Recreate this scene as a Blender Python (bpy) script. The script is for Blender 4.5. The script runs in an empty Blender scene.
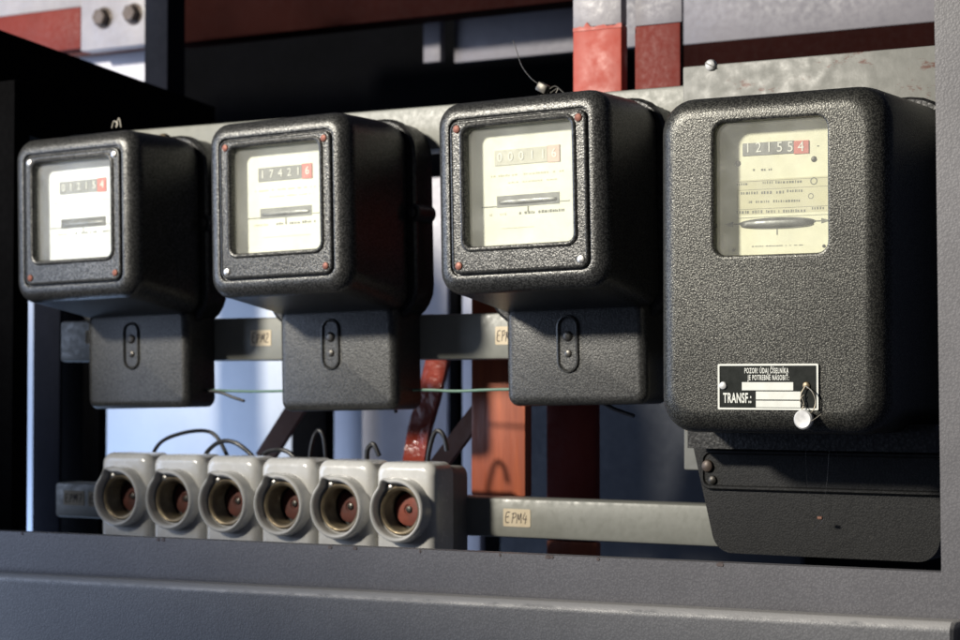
import bpy, bmesh, math, random
from mathutils import Vector, Matrix
random.seed(7)
S = bpy.context.scene
COL = S.collection
PI = math.pi

# ------------------------------------------------------------------ camera
F_PX = 2050.0                     # focal length in pixels of a 960 px wide frame
YAW = math.radians(31.1)
PITCH = math.radians(1.65)
CAM = Vector((1.0, -1.33, 1.30))
fwd = Vector((-math.sin(YAW) * math.cos(PITCH), math.cos(YAW) * math.cos(PITCH), math.sin(PITCH)))
rgt = Vector((math.cos(YAW), math.sin(YAW), 0))
upv = rgt.cross(fwd)

def P(px, py, Y):
    """point at depth plane Y on the sight line of a photo position"""
    d = fwd * F_PX + rgt * (px - 480) - upv * (py - 320)
    t = (Y - CAM.y) / d.y
    return CAM + d * t

cd = bpy.data.cameras.new('camera')
cam = bpy.data.objects.new('camera', cd)
COL.objects.link(cam)
cam.matrix_world = Matrix.Translation(CAM) @ Matrix((rgt, upv, -fwd)).transposed().to_4x4()
cd.sensor_width = 36; cd.sensor_fit = 'HORIZONTAL'; cd.lens = F_PX / 960 * 36
cd.clip_start = 0.05; cd.clip_end = 50
cd.dof.use_dof = True
cd.dof.focus_distance = (P(790, 330, -0.03) - CAM).dot(fwd)
cd.dof.aperture_fstop = 11
S.camera = cam

# ------------------------------------------------------------------ materials
def new_mat(name):
    m = bpy.data.materials.new(name); m.use_nodes = True
    nt = m.node_tree; nt.nodes.clear()
    out = nt.nodes.new('ShaderNodeOutputMaterial')
    return m, nt, out

class NT:
    def __init__(s, nt): s.nt = nt
    def n(s, t, **kw):
        nd = s.nt.nodes.new(t)
        for k, v in kw.items():
            if k.startswith('i_'):
                key = k[2:]
                key = int(key) if key.isdigit() else key.replace('_', ' ')
                nd.inputs[key].default_value = v
            else: setattr(nd, k, v)
        return nd
    def l(s, a, b): s.nt.links.new(a, b)
    def coord(s):
        tc = s.n('ShaderNodeTexCoord'); oi = s.n('ShaderNodeObjectInfo')
        mul = s.n('ShaderNodeMath', operation='MULTIPLY', i_1=7.3); s.l(oi.outputs['Random'], mul.inputs[0])
        add = s.n('ShaderNodeVectorMath', operation='ADD'); s.l(tc.outputs['Object'], add.inputs[0]); s.l(mul.outputs[0], add.inputs[1])
        return add.outputs[0]
    def ramp(s, fac, stops):
        r = s.n('ShaderNodeValToRGB'); e = r.color_ramp.elements
        while len(e) < len(stops): e.new(0.5)
        for i, (p, c) in enumerate(stops):
            e[i].position = p; e[i].color = c if len(c) == 4 else (*c, 1)
        s.l(fac, r.inputs[0]); return r.outputs[0]
    def mix(s, fac, a, b):
        m = s.n('ShaderNodeMix', data_type='RGBA')
        for sock, v in ((m.inputs[0], fac), (m.inputs[6], a), (m.inputs[7], b)):
            if isinstance(v, (int, float)): sock.default_value = v
            elif isinstance(v, tuple): sock.default_value = v if len(v) == 4 else (*v, 1)
            else: s.l(v, sock)
        return m.outputs[2]

def hammer(name, dark, light, metal, rough, scale, bump, bdist=0.0008, dust=0.0, spec=0.5, edge=None):
    m, nt, out = new_mat(name); g = NT(nt); co = g.coord()
    b = g.n('ShaderNodeBsdfPrincipled')
    warp = g.n('ShaderNodeTexNoise', i_Scale=scale * 0.8, i_Detail=2.0); g.l(co, warp.inputs['Vector'])
    ws = g.n('ShaderNodeVectorMath', operation='SCALE', i_Scale=1.1 / scale); g.l(warp.outputs['Color'], ws.inputs[0])
    wa = g.n('ShaderNodeVectorMath', operation='ADD'); g.l(co, wa.inputs[0]); g.l(ws.outputs[0], wa.inputs[1])
    v = g.n('ShaderNodeTexVoronoi', feature='SMOOTH_F1', i_Scale=scale, i_Smoothness=0.35); g.l(wa.outputs[0], v.inputs['Vector'])
    n2 = g.n('ShaderNodeTexNoise', i_Scale=9.0, i_Detail=5.0, i_Roughness=0.6); g.l(co, n2.inputs['Vector'])
    n3 = g.n('ShaderNodeTexNoise', i_Scale=scale * 2.5, i_Detail=3.0); g.l(co, n3.inputs['Vector'])
    c = g.ramp(v.outputs['Distance'], [(0.12, light), (0.62, dark)])
    c = g.mix(g.ramp(n2.outputs['Fac'], [(0.4, (0, 0, 0)), (0.75, (0.55, 0.55, 0.55))]), c, tuple(0.6 * x for x in dark))
    if dust:
        n4 = g.n('ShaderNodeTexNoise', i_Scale=95.0, i_Detail=6.0, i_Roughness=0.75); g.l(co, n4.inputs['Vector'])
        c = g.mix(g.ramp(n4.outputs['Fac'], [(0.62, (0, 0, 0)), (0.8, (dust, dust, dust))]), c, (0.30, 0.27, 0.22))
    if edge is not None:
        sx = g.n('ShaderNodeSeparateXYZ'); tc = g.n('ShaderNodeTexCoord'); g.l(tc.outputs['Object'], sx.inputs[0])
        w1 = g.n('ShaderNodeTexNoise', i_Scale=22.0, i_Detail=8.0, i_Roughness=0.7); g.l(co, w1.inputs['Vector'])
        ad = g.n('ShaderNodeMath', operation='MULTIPLY_ADD', i_1=.010); g.l(w1.outputs['Fac'], ad.inputs[0]); g.l(sx.outputs['Z'], ad.inputs[2])
        wear_shine = g.ramp(g.n('ShaderNodeMapRange').outputs[0], [(0, (0, 0, 0)), (1, (1, 1, 1))])
        mr = [n_ for n_ in nt.nodes if n_.type == 'MAP_RANGE'][0]; g.l(ad.outputs[0], mr.inputs[0])
        mr.inputs[1].default_value = edge - .0003; mr.inputs[2].default_value = edge + .0018
        c = g.mix(wear_shine, c, (0.38, 0.37, 0.36))  # bare worn metal; the lit edge's highlight is put into this colour too
    g.l(c, b.inputs['Base Color'])
    b.inputs['Metallic'].default_value = metal
    b.inputs['Specular IOR Level'].default_value = spec
    g.l(g.ramp(n3.outputs['Fac'], [(0.3, (rough - .1,) * 3), (0.7, (rough + .12,) * 3)]), b.inputs['Roughness'])
    bp = g.n('ShaderNodeBump', i_Strength=bump, i_Distance=bdist); bp.invert = True
    sm = g.n('ShaderNodeMath', operation='MULTIPLY_ADD', i_1=0.25); g.l(n3.outputs['Fac'], sm.inputs[0]); g.l(v.outputs['Distance'], sm.inputs[2])
    g.l(sm.outputs[0], bp.inputs['Height']); g.l(bp.outputs[0], b.inputs['Normal'])
    g.l(b.outputs[0], out.inputs[0]); return m

def paint(name, col, var, rough=0.5, nscale=14.0, chips=None, chip_t=0.7, chip_scale=30.0, metal=0.0, bump=0.12, bscale=180.0, spec=0.5, vec=None, bdist=0.001):
    m, nt, out = new_mat(name); g = NT(nt); co = g.coord()
    if vec:
        mp = g.n('ShaderNodeMapping'); mp.inputs['Scale'].default_value = vec; g.l(co, mp.inputs['Vector']); co = mp.outputs[0]
    b = g.n('ShaderNodeBsdfPrincipled', i_Roughness=rough, i_Metallic=metal)
    b.inputs['Specular IOR Level'].default_value = spec
    n = g.n('ShaderNodeTexNoise', i_Scale=nscale, i_Detail=7.0, i_Roughness=0.65); g.l(co, n.inputs['Vector'])
    c = g.ramp(n.outputs['Fac'], [(0.3, var), (0.65, col)])
    if chips:
        st = g.n('ShaderNodeMapping'); st.inputs['Scale'].default_value = (0.55, 1, 1.2); st.inputs['Rotation'].default_value = (0, 0.5, 0)
        g.l(co, st.inputs['Vector'])
        k = g.n('ShaderNodeTexNoise', i_Scale=chip_scale, i_Detail=8.0, i_Roughness=0.72); g.l(st.outputs[0], k.inputs['Vector'])
        c = g.mix(g.ramp(k.outputs['Fac'], [(chip_t, (0, 0, 0)), (chip_t + 0.04, (1, 1, 1))]), c, chips)
    g.l(c, b.inputs['Base Color'])
    n3 = g.n('ShaderNodeTexNoise', i_Scale=bscale, i_Detail=5.0); g.l(co, n3.inputs['Vector'])
    g.l(g.ramp(n3.outputs['Fac'], [(0.3, (max(rough - .12, .05),) * 3), (0.7, (min(rough + .15, 1),) * 3)]), b.inputs['Roughness'])
    bp = g.n('ShaderNodeBump', i_Strength=bump, i_Distance=bdist); g.l(n3.outputs['Fac'], bp.inputs['Height']); g.l(bp.outputs[0], b.inputs['Normal'])
    g.l(b.outputs[0], out.inputs[0]); return m

def glass(name):
    m, nt, out = new_mat(name); g = NT(nt); co = g.coord()
    tr = g.n('ShaderNodeBsdfTransparent'); tr.inputs[0].default_value = (0.97, 0.98, 0.97, 1)
    gl = g.n('ShaderNodeBsdfGlossy', i_Roughness=0.06)
    df = g.n('ShaderNodeBsdfDiffuse'); df.inputs[0].default_value = (0.6, 0.6, 0.58, 1)
    n = g.n('ShaderNodeTexNoise', i_Scale=60.0, i_Detail=6.0); g.l(co, n.inputs['Vector'])
    lw = g.n('ShaderNodeLayerWeight', i_Blend=0.12)
    ms = g.n('ShaderNodeMixShader'); g.l(lw.outputs['Fresnel'], ms.inputs[0]); g.l(tr.outputs[0], ms.inputs[1]); g.l(gl.outputs[0], ms.inputs[2])
    m2 = g.n('ShaderNodeMixShader')
    f = g.ramp(n.outputs['Fac'], [(0.3, (0.07,) * 3), (0.75, (0.15,) * 3)])  # light dust film that also paints a veil of reflected light
    g.l(f, m2.inputs[0]); g.l(ms.outputs[0], m2.inputs[1]); g.l(df.outputs[0], m2.inputs[2])
    g.l(m2.outputs[0], out.inputs[0]); return m

M = dict(
    hammer=hammer('black_hammered_enamel', (0.034, 0.034, 0.033), (0.145, 0.144, 0.138), 0.6, 0.35, 780, 0.32, 0.0005),
    hammer_big=hammer('grey_hammered_enamel', (0.024, 0.024, 0.022), (0.125, 0.124, 0.110), 0.55, 0.37, 860, 0.30, 0.0005),
    bakelite=hammer('black_grained_bakelite', (0.026, 0.026, 0.025), (0.085, 0.085, 0.081), 0.25, 0.37, 760, 0.26, 0.0005, dust=0.14),
    base=hammer('black_base_lacquer', (0.012, 0.012, 0.012), (0.04, 0.04, 0.04), 0.3, 0.4, 350, 0.3, 0.0006),
    dusty=hammer('dusty_black_lacquer', (0.009, 0.009, 0.009), (0.022, 0.022, 0.0215), 0.1, 0.52, 760, 0.22, 0.0005, dust=0.16, spec=0.22),
    frame=hammer('grey_orange_peel_enamel', (0.120, 0.117, 0.126), (0.165, 0.161, 0.171), 0.1, 0.46, 640, 0.15, 0.0006, dust=0.16),
    worn=paint('worn_primer', (0.06, 0.035, 0.03), (0.12, 0.10, 0.095), 0.6, 60),
    rail=paint('olive_grey_rail_paint', (0.225, 0.228, 0.205), (0.175, 0.178, 0.158), 0.45, 12, (0.07, 0.05, 0.035), 0.72, 60),
    plate=paint('chipped_grey_plate_paint', (0.155, 0.155, 0.141), (0.125, 0.126, 0.113), 0.5, 14, (0.085, 0.032, 0.02), 0.585, 42, bump=0.22, bscale=110),
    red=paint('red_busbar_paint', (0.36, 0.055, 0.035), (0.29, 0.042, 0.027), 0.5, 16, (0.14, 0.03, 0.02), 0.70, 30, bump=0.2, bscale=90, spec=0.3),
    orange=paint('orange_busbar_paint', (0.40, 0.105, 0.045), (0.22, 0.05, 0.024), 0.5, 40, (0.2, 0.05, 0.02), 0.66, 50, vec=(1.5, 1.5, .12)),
    glossred=paint('glossy_crumpled_red', (0.25, 0.042, 0.026), (0.16, 0.026, 0.016), 0.18, 30, bump=1.0, bscale=45.0, bdist=.006),
    boltbrown=paint('old_brown_bolt', (0.085, 0.062, 0.05), (0.05, 0.038, 0.03), 0.5, 120, metal=0.3),
    darkred=paint('dark_red_paint', (0.060, 0.011, 0.008), (0.040, 0.007, 0.005), 0.6, 12, spec=0.2),
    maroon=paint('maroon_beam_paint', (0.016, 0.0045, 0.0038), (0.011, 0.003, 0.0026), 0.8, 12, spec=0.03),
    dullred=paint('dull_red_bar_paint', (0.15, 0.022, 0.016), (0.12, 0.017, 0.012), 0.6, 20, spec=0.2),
    brown=paint('brown_strap_paint', (0.20, 0.085, 0.05), (0.14, 0.055, 0.035), 0.5, 15),
    topgrey=paint('dim_grey_panel_paint', (0.20, 0.19, 0.215), (0.15, 0.145, 0.165), 0.55, 6),
    bare=paint('bare_metal_grey', (0.27, 0.255, 0.27), (0.20, 0.19, 0.21), 0.5, 30, bump=0.3),
    black=paint('black_cabinet_paint', (0.0025, 0.0025, 0.003), (0.002, 0.002, 0.0023), 0.95, 15, spec=0.03),
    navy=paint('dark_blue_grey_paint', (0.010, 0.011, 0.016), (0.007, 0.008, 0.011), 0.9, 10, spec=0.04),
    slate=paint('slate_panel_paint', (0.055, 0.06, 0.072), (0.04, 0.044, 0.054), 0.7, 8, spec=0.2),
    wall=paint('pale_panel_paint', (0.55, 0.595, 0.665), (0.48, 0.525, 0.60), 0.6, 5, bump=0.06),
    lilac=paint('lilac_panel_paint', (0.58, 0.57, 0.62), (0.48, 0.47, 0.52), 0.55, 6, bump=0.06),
    porcelain=paint('white_porcelain', (0.60, 0.59, 0.56), (0.52, 0.51, 0.475), 0.2, 20, (0.30, 0.28, 0.24), 0.74, 80, bump=0.03, spec=0.6),
    greyceramic=paint('grey_base_ceramic', (0.22, 0.215, 0.20), (0.17, 0.165, 0.15), 0.5, 20),
    brass=paint('tarnished_brass', (0.27, 0.22, 0.14), (0.14, 0.105, 0.07), 0.45, 60, metal=0.75),
    redbakelite=paint('red_insert', (0.26, 0.065, 0.04), (0.15, 0.038, 0.026), 0.7, 80),
    brownbakelite=paint('brown_red_insert', (0.15, 0.045, 0.032), (0.07, 0.026, 0.02), 0.7, 90),  # darker, browner insert colour for the first five holders
    steel=paint('dull_steel', (0.55, 0.54, 0.52), (0.40, 0.39, 0.37), 0.38, 80, metal=0.9),
    rust=paint('rusty_screw', (0.21, 0.075, 0.05), (0.13, 0.045, 0.03), 0.55, 150, metal=0.4),
    darksteel=paint('dark_screw', (0.09, 0.085, 0.075), (0.05, 0.045, 0.04), 0.4, 80, metal=0.7),
    lead=paint('lead_seal_metal', (0.62, 0.62, 0.62), (0.45, 0.45, 0.45), 0.5, 200, metal=0.3),
    cream=paint('cream_dial_paper', (0.84, 0.81, 0.60), (0.81, 0.78, 0.57), 0.6, 20, bump=0.02),
    white=paint('white_dial_paper', (0.86, 0.87, 0.88), (0.83, 0.84, 0.85), 0.6, 20, bump=0.02),
    pale=paint('pale_dial_paper', (0.86, 0.85, 0.72), (0.83, 0.82, 0.69), 0.6, 20, bump=0.02),
    inner=paint('grey_dial_box', (0.42, 0.42, 0.42), (0.36, 0.36, 0.36), 0.6, 20),
    print_=paint('printed_grey_ink', (0.17, 0.17, 0.14), (0.24, 0.24, 0.20), 0.7, 40),
    faint=paint('faded_ink', (0.58, 0.55, 0.42), (0.62, 0.60, 0.48), 0.7, 40),
    band=paint('shaded_print_band', (0.66, 0.62, 0.43), (0.64, 0.60, 0.41), 0.7, 40),
    ctr=paint('black_counter_drum', (0.06, 0.06, 0.06), (0.045, 0.045, 0.045), 0.5, 40),
    ctrgrey=paint('grey_counter_drum', (0.20, 0.20, 0.19), (0.16, 0.16, 0.155), 0.5, 40),
    ctrpale=paint('pale_counter_drum', (0.55, 0.53, 0.44), (0.50, 0.48, 0.40), 0.5, 40),
    ctrred=paint('red_counter_drum', (0.60, 0.13, 0.10), (0.55, 0.11, 0.09), 0.5, 40),
    ctrpink=paint('pink_counter_drum', (0.72, 0.50, 0.42), (0.68, 0.46, 0.38), 0.5, 40),
    digit=paint('white_digit', (0.8, 0.79, 0.72), (0.76, 0.75, 0.68), 0.5, 40),
    disc=paint('aluminium_disc', (0.15, 0.15, 0.145), (0.10, 0.10, 0.098), 0.38, 60, metal=0.7),
    slot=paint('dark_slot', (0.05, 0.05, 0.045), (0.035, 0.035, 0.03), 0.5, 60),
    npblack=paint('black_nameplate', (0.009, 0.011, 0.009), (0.007, 0.008, 0.007), 0.6, 40, spec=0.15),
    npwhite=paint('white_nameplate_print', (0.66, 0.67, 0.62), (0.58, 0.59, 0.54), 0.45, 60),
    label=paint('yellowed_paper', (0.58, 0.50, 0.37), (0.48, 0.40, 0.28), 0.8, 60),
    ink=paint('dark_pen_ink', (0.03, 0.025, 0.03), (0.04, 0.03, 0.04), 0.7, 60),
    rubber=paint('black_cable_rubber', (0.014, 0.014, 0.015), (0.01, 0.01, 0.011), 0.4, 40),
    green=paint('green_wire_sheath', (0.12, 0.21, 0.16), (0.09, 0.17, 0.13), 0.45, 40),
    wire=paint('twisted_seal_wire', (0.34, 0.31, 0.25), (0.26, 0.23, 0.18), 0.45, 200, metal=0.7),
    glass=glass('dusty_veiled_window_glass'),
)

# ------------------------------------------------------------------ mesh helpers
def rr(w, h, r, n=6):
    r = max(min(r, w / 2 - 1e-5, h / 2 - 1e-5), 1e-5); pts = []
    for cx, cz, a0 in ((w/2-r, h/2-r, 0), (-w/2+r, h/2-r, PI/2), (-w/2+r, -h/2+r, PI), (w/2-r, -h/2+r, 1.5*PI)):
        for k in range(n + 1):
            a = a0 + PI / 2 * k / n
            pts.append((cx + r * math.cos(a), cz + r * math.sin(a)))
    return pts

def circ(r, n=40, bump=None):
    pts = []
    for k in range(n):
        a = 2 * PI * k / n
        rad = r if not bump else bump(a, r)
        pts.append((rad * math.cos(a), rad * math.sin(a)))
    return pts

class MB:
    def __init__(s): s.bm = bmesh.new()
    def loft(s, loops, cap0=True, cap1=True, closed=False):
        """loops: list of lists of 3D points with equal count"""
        rows = [[s.bm.verts.new(p) for p in lp] for lp in loops]
        n = len(rows[0])
        pairs = list(zip(rows, rows[1:])) + ([(rows[-1], rows[0])] if closed else [])
        for a, b in pairs:
            for i in range(n):
                j = (i + 1) % n
                s.bm.faces.new((a[i], a[j], b[j], b[i]))
        if cap0 and not closed: s.bm.faces.new(list(reversed(rows[0])))
        if cap1 and not closed: s.bm.faces.new(rows[-1])
        return s
    def rloft(s, loops, n=6, **kw):
        """loops: (w, h, r, y[, cx, cz]) rounded rectangles in the xz plane"""
        L = []
        for lp in loops:
            w, h, r, y = lp[:4]; cx, cz = (lp[4], lp[5]) if len(lp) > 4 else (0, 0)
            L.append([(cx + x, y, cz + z) for x, z in rr(w, h, r, n)])
        return s.loft(L, **kw)
    def cloft(s, prof, c=(0, 0, 0), axis='y', n=32, bump=None, **kw):
        """prof: (r, t) along the axis"""
        L = []
        for r, t in prof:
            if axis == 'y': L.append([(c[0] + x, c[1] + t, c[2] + z) for x, z in circ(r, n, bump)])
            elif axis == 'x': L.append([(c[0] + t, c[1] + x, c[2] + z) for x, z in circ(r, n)])
            else: L.append([(c[0] + x, c[1] + z, c[2] + t) for x, z in circ(r, n)])
        return s.loft(L, **kw)
    def box(s, x0, x1, y0, y1, z0, z1, bev=0.0, seg=2):
        r = bmesh.ops.create_cube(s.bm, size=1)
        for v in r['verts']:
            v.co = Vector(((x0+x1)/2 + v.co.x*(x1-x0), (y0+y1)/2 + v.co.y*(y1-y0), (z0+z1)/2 + v.co.z*(z1-z0)))
        if bev:
            es = list({e for v in r['verts'] for e in v.link_edges})
            bmesh.ops.bevel(s.bm, geom=es, offset=bev, segments=seg, affect='EDGES', profile=0.5)
        return s
    def prism(s, pts, y0, y1, bev=0.0, seg=3):
        """outline (x, z) extruded from y0 (front) to y1"""
        loops = [[(x, y0, z) for x, z in pts], [(x, y1, z) for x, z in pts]]
        f0 = len(s.bm.faces)
        s.loft(loops)
        if bev:
            s.bm.faces.ensure_lookup_table()
            es = [e for e in s.bm.edges if all(abs(v.co.y - y0) < 1e-7 for v in e.verts) and len(e.link_faces) == 2 and e.calc_face_angle(0) > 0.8]
            bmesh.ops.bevel(s.bm, geom=es, offset=bev, segments=seg, affect='EDGES', profile=0.5)
        return s
    def tube(s, path, r, n=10, smooth=3):
        pts = [Vector(p) for p in path]
        if smooth:
            out = []
            for i in range(len(pts) - 1):
                p0 = pts[max(i-1, 0)]; p1 = pts[i]; p2 = pts[i+1]; p3 = pts[min(i+2, len(pts)-1)]
                for k in range(smooth + 2):
                    t = k / (smooth + 2)
                    out.append(0.5 * ((2*p1) + (p2-p0)*t + (2*p0-5*p1+4*p2-p3)*t*t + (-p0+3*p1-3*p2+p3)*t**3))
            out.append(pts[-1]); pts = out
        loops = []; up = Vector((0.13, 0.97, 0.21))
        for i, p in enumerate(pts):
            t = (pts[min(i+1, len(pts)-1)] - pts[max(i-1, 0)]).normalized()
            a = t.cross(up).normalized(); b = t.cross(a)
            loops.append([p + a * r * math.cos(2*PI*k/n) + b * r * math.sin(2*PI*k/n) for k in range(n)])
        return s.loft(loops)
    def build(s, name, mat, parent=None, smooth=True, angle=35):
        bmesh.ops.recalc_face_normals(s.bm, faces=s.bm.faces)
        me = bpy.data.meshes.new(name); s.bm.to_mesh(me); s.bm.free()
        if smooth:
            for p in me.polygons: p.use_smooth = True
            me.set_sharp_from_angle(angle=math.radians(angle))
        o = bpy.data.objects.new(name, me); COL.objects.link(o)
        me.materials.append(M[mat])
        if parent: o.parent = parent
        return o

def tag(o, label=None, cat=None, group=None, kind=None):
    if label: o['label'] = label
    if cat: o['category'] = cat
    if group: o['group'] = group
    if kind: o['kind'] = kind
    return o

def thing(name, label, cat, loc=(0, 0, 0), rot=(0, 0, 0), group=None):
    o = bpy.data.objects.new(name, None); COL.objects.link(o)
    o.location = loc; o.rotation_euler = rot; o.empty_display_size = 0.05
    return tag(o, label, cat, group)

def text(name, body, size, loc, mat, parent=None, shear=0.0, sx=1.0, extr=0.0001, align='CENTER', rot=0.0, bold=0.0, spc=1.0):
    cu = bpy.data.curves.new(name, 'FONT'); cu.body = body; cu.size = size; cu.shear = shear
    cu.align_x = align; cu.align_y = 'CENTER'; cu.extrude = extr; cu.space_character = spc; cu.offset = bold; cu.resolution_u = 3
    t = bpy.data.objects.new(name + '_tmp', cu); COL.objects.link(t)
    bpy.context.view_layer.update()
    me = bpy.data.meshes.new_from_object(t)
    bpy.data.objects.remove(t); bpy.data.curves.remove(cu)
    me.transform(Matrix.Translation(Vector(loc)) @ Matrix.Rotation(rot, 4, 'Y') @ Matrix.Rotation(PI/2, 4, 'X') @ Matrix.Diagonal((sx, 1, 1, 1)))
    me.name = name
    o = bpy.data.objects.new(name, me); COL.objects.link(o); me.materials.append(M[mat])
    if parent: o.parent = parent
    return o

def screw(name, mat, parent, x, y, z, r, dome=0.0012, label=None, slot_a=0.5):
    """round head facing -y with a cut slot"""
    b = MB()
    b.cloft([(r, dome*0.6), (r, 0), (r*0.85, -dome*0.6), (r*0.5, -dome*0.95), (0.0002, -dome)], c=(x, y, z), n=20)
    o = b.build(name, mat, parent)
    s = MB(); s.box(-r*0.8, r*0.8, -0.0003, 0.0003, -r*0.12, r*0.12)
    bmesh.ops.transform(s.bm, matrix=Matrix.Translation((x, y - dome*0.98, z)) @ Matrix.Rotation(slot_a, 4, 'Y'), verts=s.bm.verts)
    if parent is None or parent.parent is None:
        s.build('slot', 'slot', o, smooth=False)
    else:
        s.bm.free()
    if label: o['label'] = label
    return o

def ellipse_disc(a, dy, h, x, y, z):
    """edge of a flat turning disc, seen through its slot"""
    b = MB(); L = []
    for f, t in ((.97, -.5), (1, -.42), (1, .42), (.97, .5)):
        L.append([(x + a*f*math.cos(2*PI*k/48), y + dy*f*math.sin(2*PI*k/48), z + h*t) for k in range(48)])
    b.loft(L); return b

# ------------------------------------------------------------------ single-phase meters
MW, MH = 0.142, 0.145
def meter(name_label, px, py, Y, sc, paper, drums, drum_red, ink, screws, roll, digits, group, box_dz=0.0):
    c = P(px, py, Y)
    root = thing('electricity_meter', name_label, 'electricity meter', c, (0, roll, 0), group)
    root.scale = (1, 1, 1)
    W, H = MW * sc, MH * (1 + (sc - 1) * .4)
    # cover with rounded front edge, groove for the front plate, slightly deeper bottom at the back
    b = MB(); L = []
    L.append((W - .004, H + .011, .018, .088, 0, -.0075))
    L.append((W - .001, H + .009, .018, .070, 0, -.0045))
    L.append((W, H, .018, .0135))
    R = .0125
    for k in range(9):
        a = PI / 2 * k / 8
        ins = R * (1 - math.cos(a)); L.append((W - 2*ins, H - 2*ins, .018 - ins * .75, R - R * math.sin(a)))
    i = .0135; L.append((W - 2*i, H - 2*i, .0078, .0002))
    i = .0142; L.append((W - 2*i, H - 2*i, .0075, .0022))
    i = .0170; L.append((W - 2*i, H - 2*i, .0060, .0024))
    b.rloft(L, cap1=False)
    cover = b.build('cover', 'hammer', root)
    # front plate with window bead
    ww, wh, wz = .089 * sc, .0865 * sc, .0066 * sc
    b = MB(); i = .0150
    pl = [(W - 2*i, H - 2*i, .0075, .0030), (W - 2*i, H - 2*i, .0075, .0008)]
    for k in range(5):
        a = PI / 2 * k / 4; ii = i + .0018 * (1 - math.cos(a)); pl.append((W - 2*ii, H - 2*ii, .0075 - (ii-i), .0008 - .0018 * math.sin(a)))
    ii = i + .0026; pl.append((W - 2*ii, H - 2*ii, .005, -.0004))
    ii = i + .0035; pl.append((W - 2*ii, H - 2*ii, .0045, -.0004))
    for o_, y in ((.0040, -.0004), (.0034, -.0016), (.0022, -.0021), (.0009, -.0016), (0, -.0002), (-.0002, .0060), (.0006, .0066)):
        pl.append((ww + 2*o_, wh + 2*o_, .0055 + o_, y, 0, wz))
    b.rloft(pl, cap0=False, cap1=False)
    plate = b.build('front_plate', 'hammer', root)
    for (sx, sz), mt in zip(((-1, 1), (1, 1), (-1, -1), (1, -1)), screws):
        sx_, sz_ = sx * (W/2 - i - .0065), sz * (H/2 - i - .0065)
        screw('screw', mt, plate, sx_, -.0006, sz_, .0031 * sc, label='rusty red screw' if mt == 'rust' else None)
    # window
    b = MB(); b.rloft([(ww - .0006, wh - .0006, .0052, .0035, 0, wz), (ww - .0006, wh - .0006, .0052, .0050, 0, wz)])
    b.build('window_pane', 'glass', root)
    # dial box (interior) and dial
    b = MB(); b.rloft([(ww + .001, wh + .001, .006, .0068, 0, wz), (ww + .018, wh + .018, .006, .0070, 0, wz), (ww + .018, wh + .018, .006, .0215, 0, wz)], cap0=False)
    b.build('dial_box', 'inner', root)
    yd = .0140
    dial = MB().rloft([(ww + .012, wh + .012, .003, yd, 0, wz), (ww + .012, wh + .012, .003, yd + .0012, 0, wz)]).build('dial', paper, root)
    dx = .0005 * sc                                   # content sits right of the middle
    cw, chh = .0540 * sc, .0112 * sc; cz = wz + .0215 * sc
    MB().box(dx - cw/2, dx - cw/2 + cw*.815, yd - .0008, yd + .0004, cz - chh/2, cz + chh/2).build('counter', drums, dial, smooth=False)
    MB().box(dx - cw/2 + cw*.82, dx + cw/2, yd - .0009, yd + .0004, cz - chh/2 - .0005, cz + chh/2 + .0005).build('counter', drum_red, dial, smooth=False)
    for k, ch in enumerate(digits):
        text('digit', ch, .0092 * sc, (dx - cw/2 + cw * (k + .52) / 6, yd - .0011, cz), 'digit', dial)
    # disc slot, disc edge, pointer line
    sz = wz - .0105 * sc
    MB().box(dx - cw*.48, dx + cw*.48, yd - .0004, yd + .0004, sz - .0042*sc, sz + .0042*sc).build('disc_slot', 'slot' if paper != 'pale' else 'ctrgrey', dial, smooth=False)
    ellipse_disc(cw*.45, .0018, .0024*sc, dx, yd - .0004, sz - .0008).build('disc', 'disc', dial)
    for bx in ((dx - cw*.72, dx - cw*.49, sz - .0037*sc, sz - .0028*sc), (dx + cw*.49, dx + cw*.64, sz - .0030*sc, sz - .0024*sc), (dx - .0005, dx + .0005, sz - .0085*sc, sz - .0045*sc)):
        MB().box(bx[0], bx[1], yd - .0003, yd + .0004, bx[2], bx[3]).build('pointer_mark', ink, dial, smooth=False)
    # faded printed rows: short illegible strokes
    rnd = random.Random(int(px))
    for row, (zz, x0, x1, hh) in enumerate(((.0085, -.62, .55, .0016), (.0030, -.30, .45, .0012), (-.0195, -.60, -.34, .0020), (-.0195, -.18, .55, .0022), (-.0300, -.42, .45, .0007))):
        x = x0; b = MB()
        while x < x1:
            w = rnd.uniform(.012, .04) if hh > .001 else .5
            if rnd.random() < .8:
                b.box(dx + cw*x, dx + cw*min(x + w, x1), yd - .00025, yd + .0004, wz + (zz - hh/2)*sc, wz + (zz + hh*rnd.uniform(.2, .5))*sc)
            x += w + rnd.uniform(.008, .02)
        b.build('printed_row', 'faint' if row != 3 else 'print_', dial, smooth=False)
    # base with side lug
    b = MB()
    b.rloft([(W + .008, H + .022, .03, .0895, 0, -.009), (W + .012, H + .026, .03, .0915, 0, -.009), (W + .012, H + .026, .03, .0965, 0, -.009),
             (W + .010, H + .022, .03, .0985, 0, -.009), (W + .010, H + .022, .03, .118, 0, -.009)])
    base = b.build('base', 'base', root)
    b = MB(); b.cloft([(.0075, .112), (.0075, .088), (.006, .0865), (.0002, .0862)], c=(W/2 + .0045, 0, -.004), n=20)
    b.build('side_lug', 'base', base)
    screw('lug_screw', 'darksteel', base, W/2 + .0045, .0858, -.004, .0035)
    # neck + terminal cover
    zb = -H/2 - .094 + box_dz; zt = -H/2 - .006
    bw = .119 * sc; hh = zt - zb
    b = MB(); L = []
    R = .007
    L.append((bw, hh, .009, .117, 0.002, (zt+zb)/2)); L.append((bw, hh, .009, .086 + 0, 0.002, (zt+zb)/2))
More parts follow.
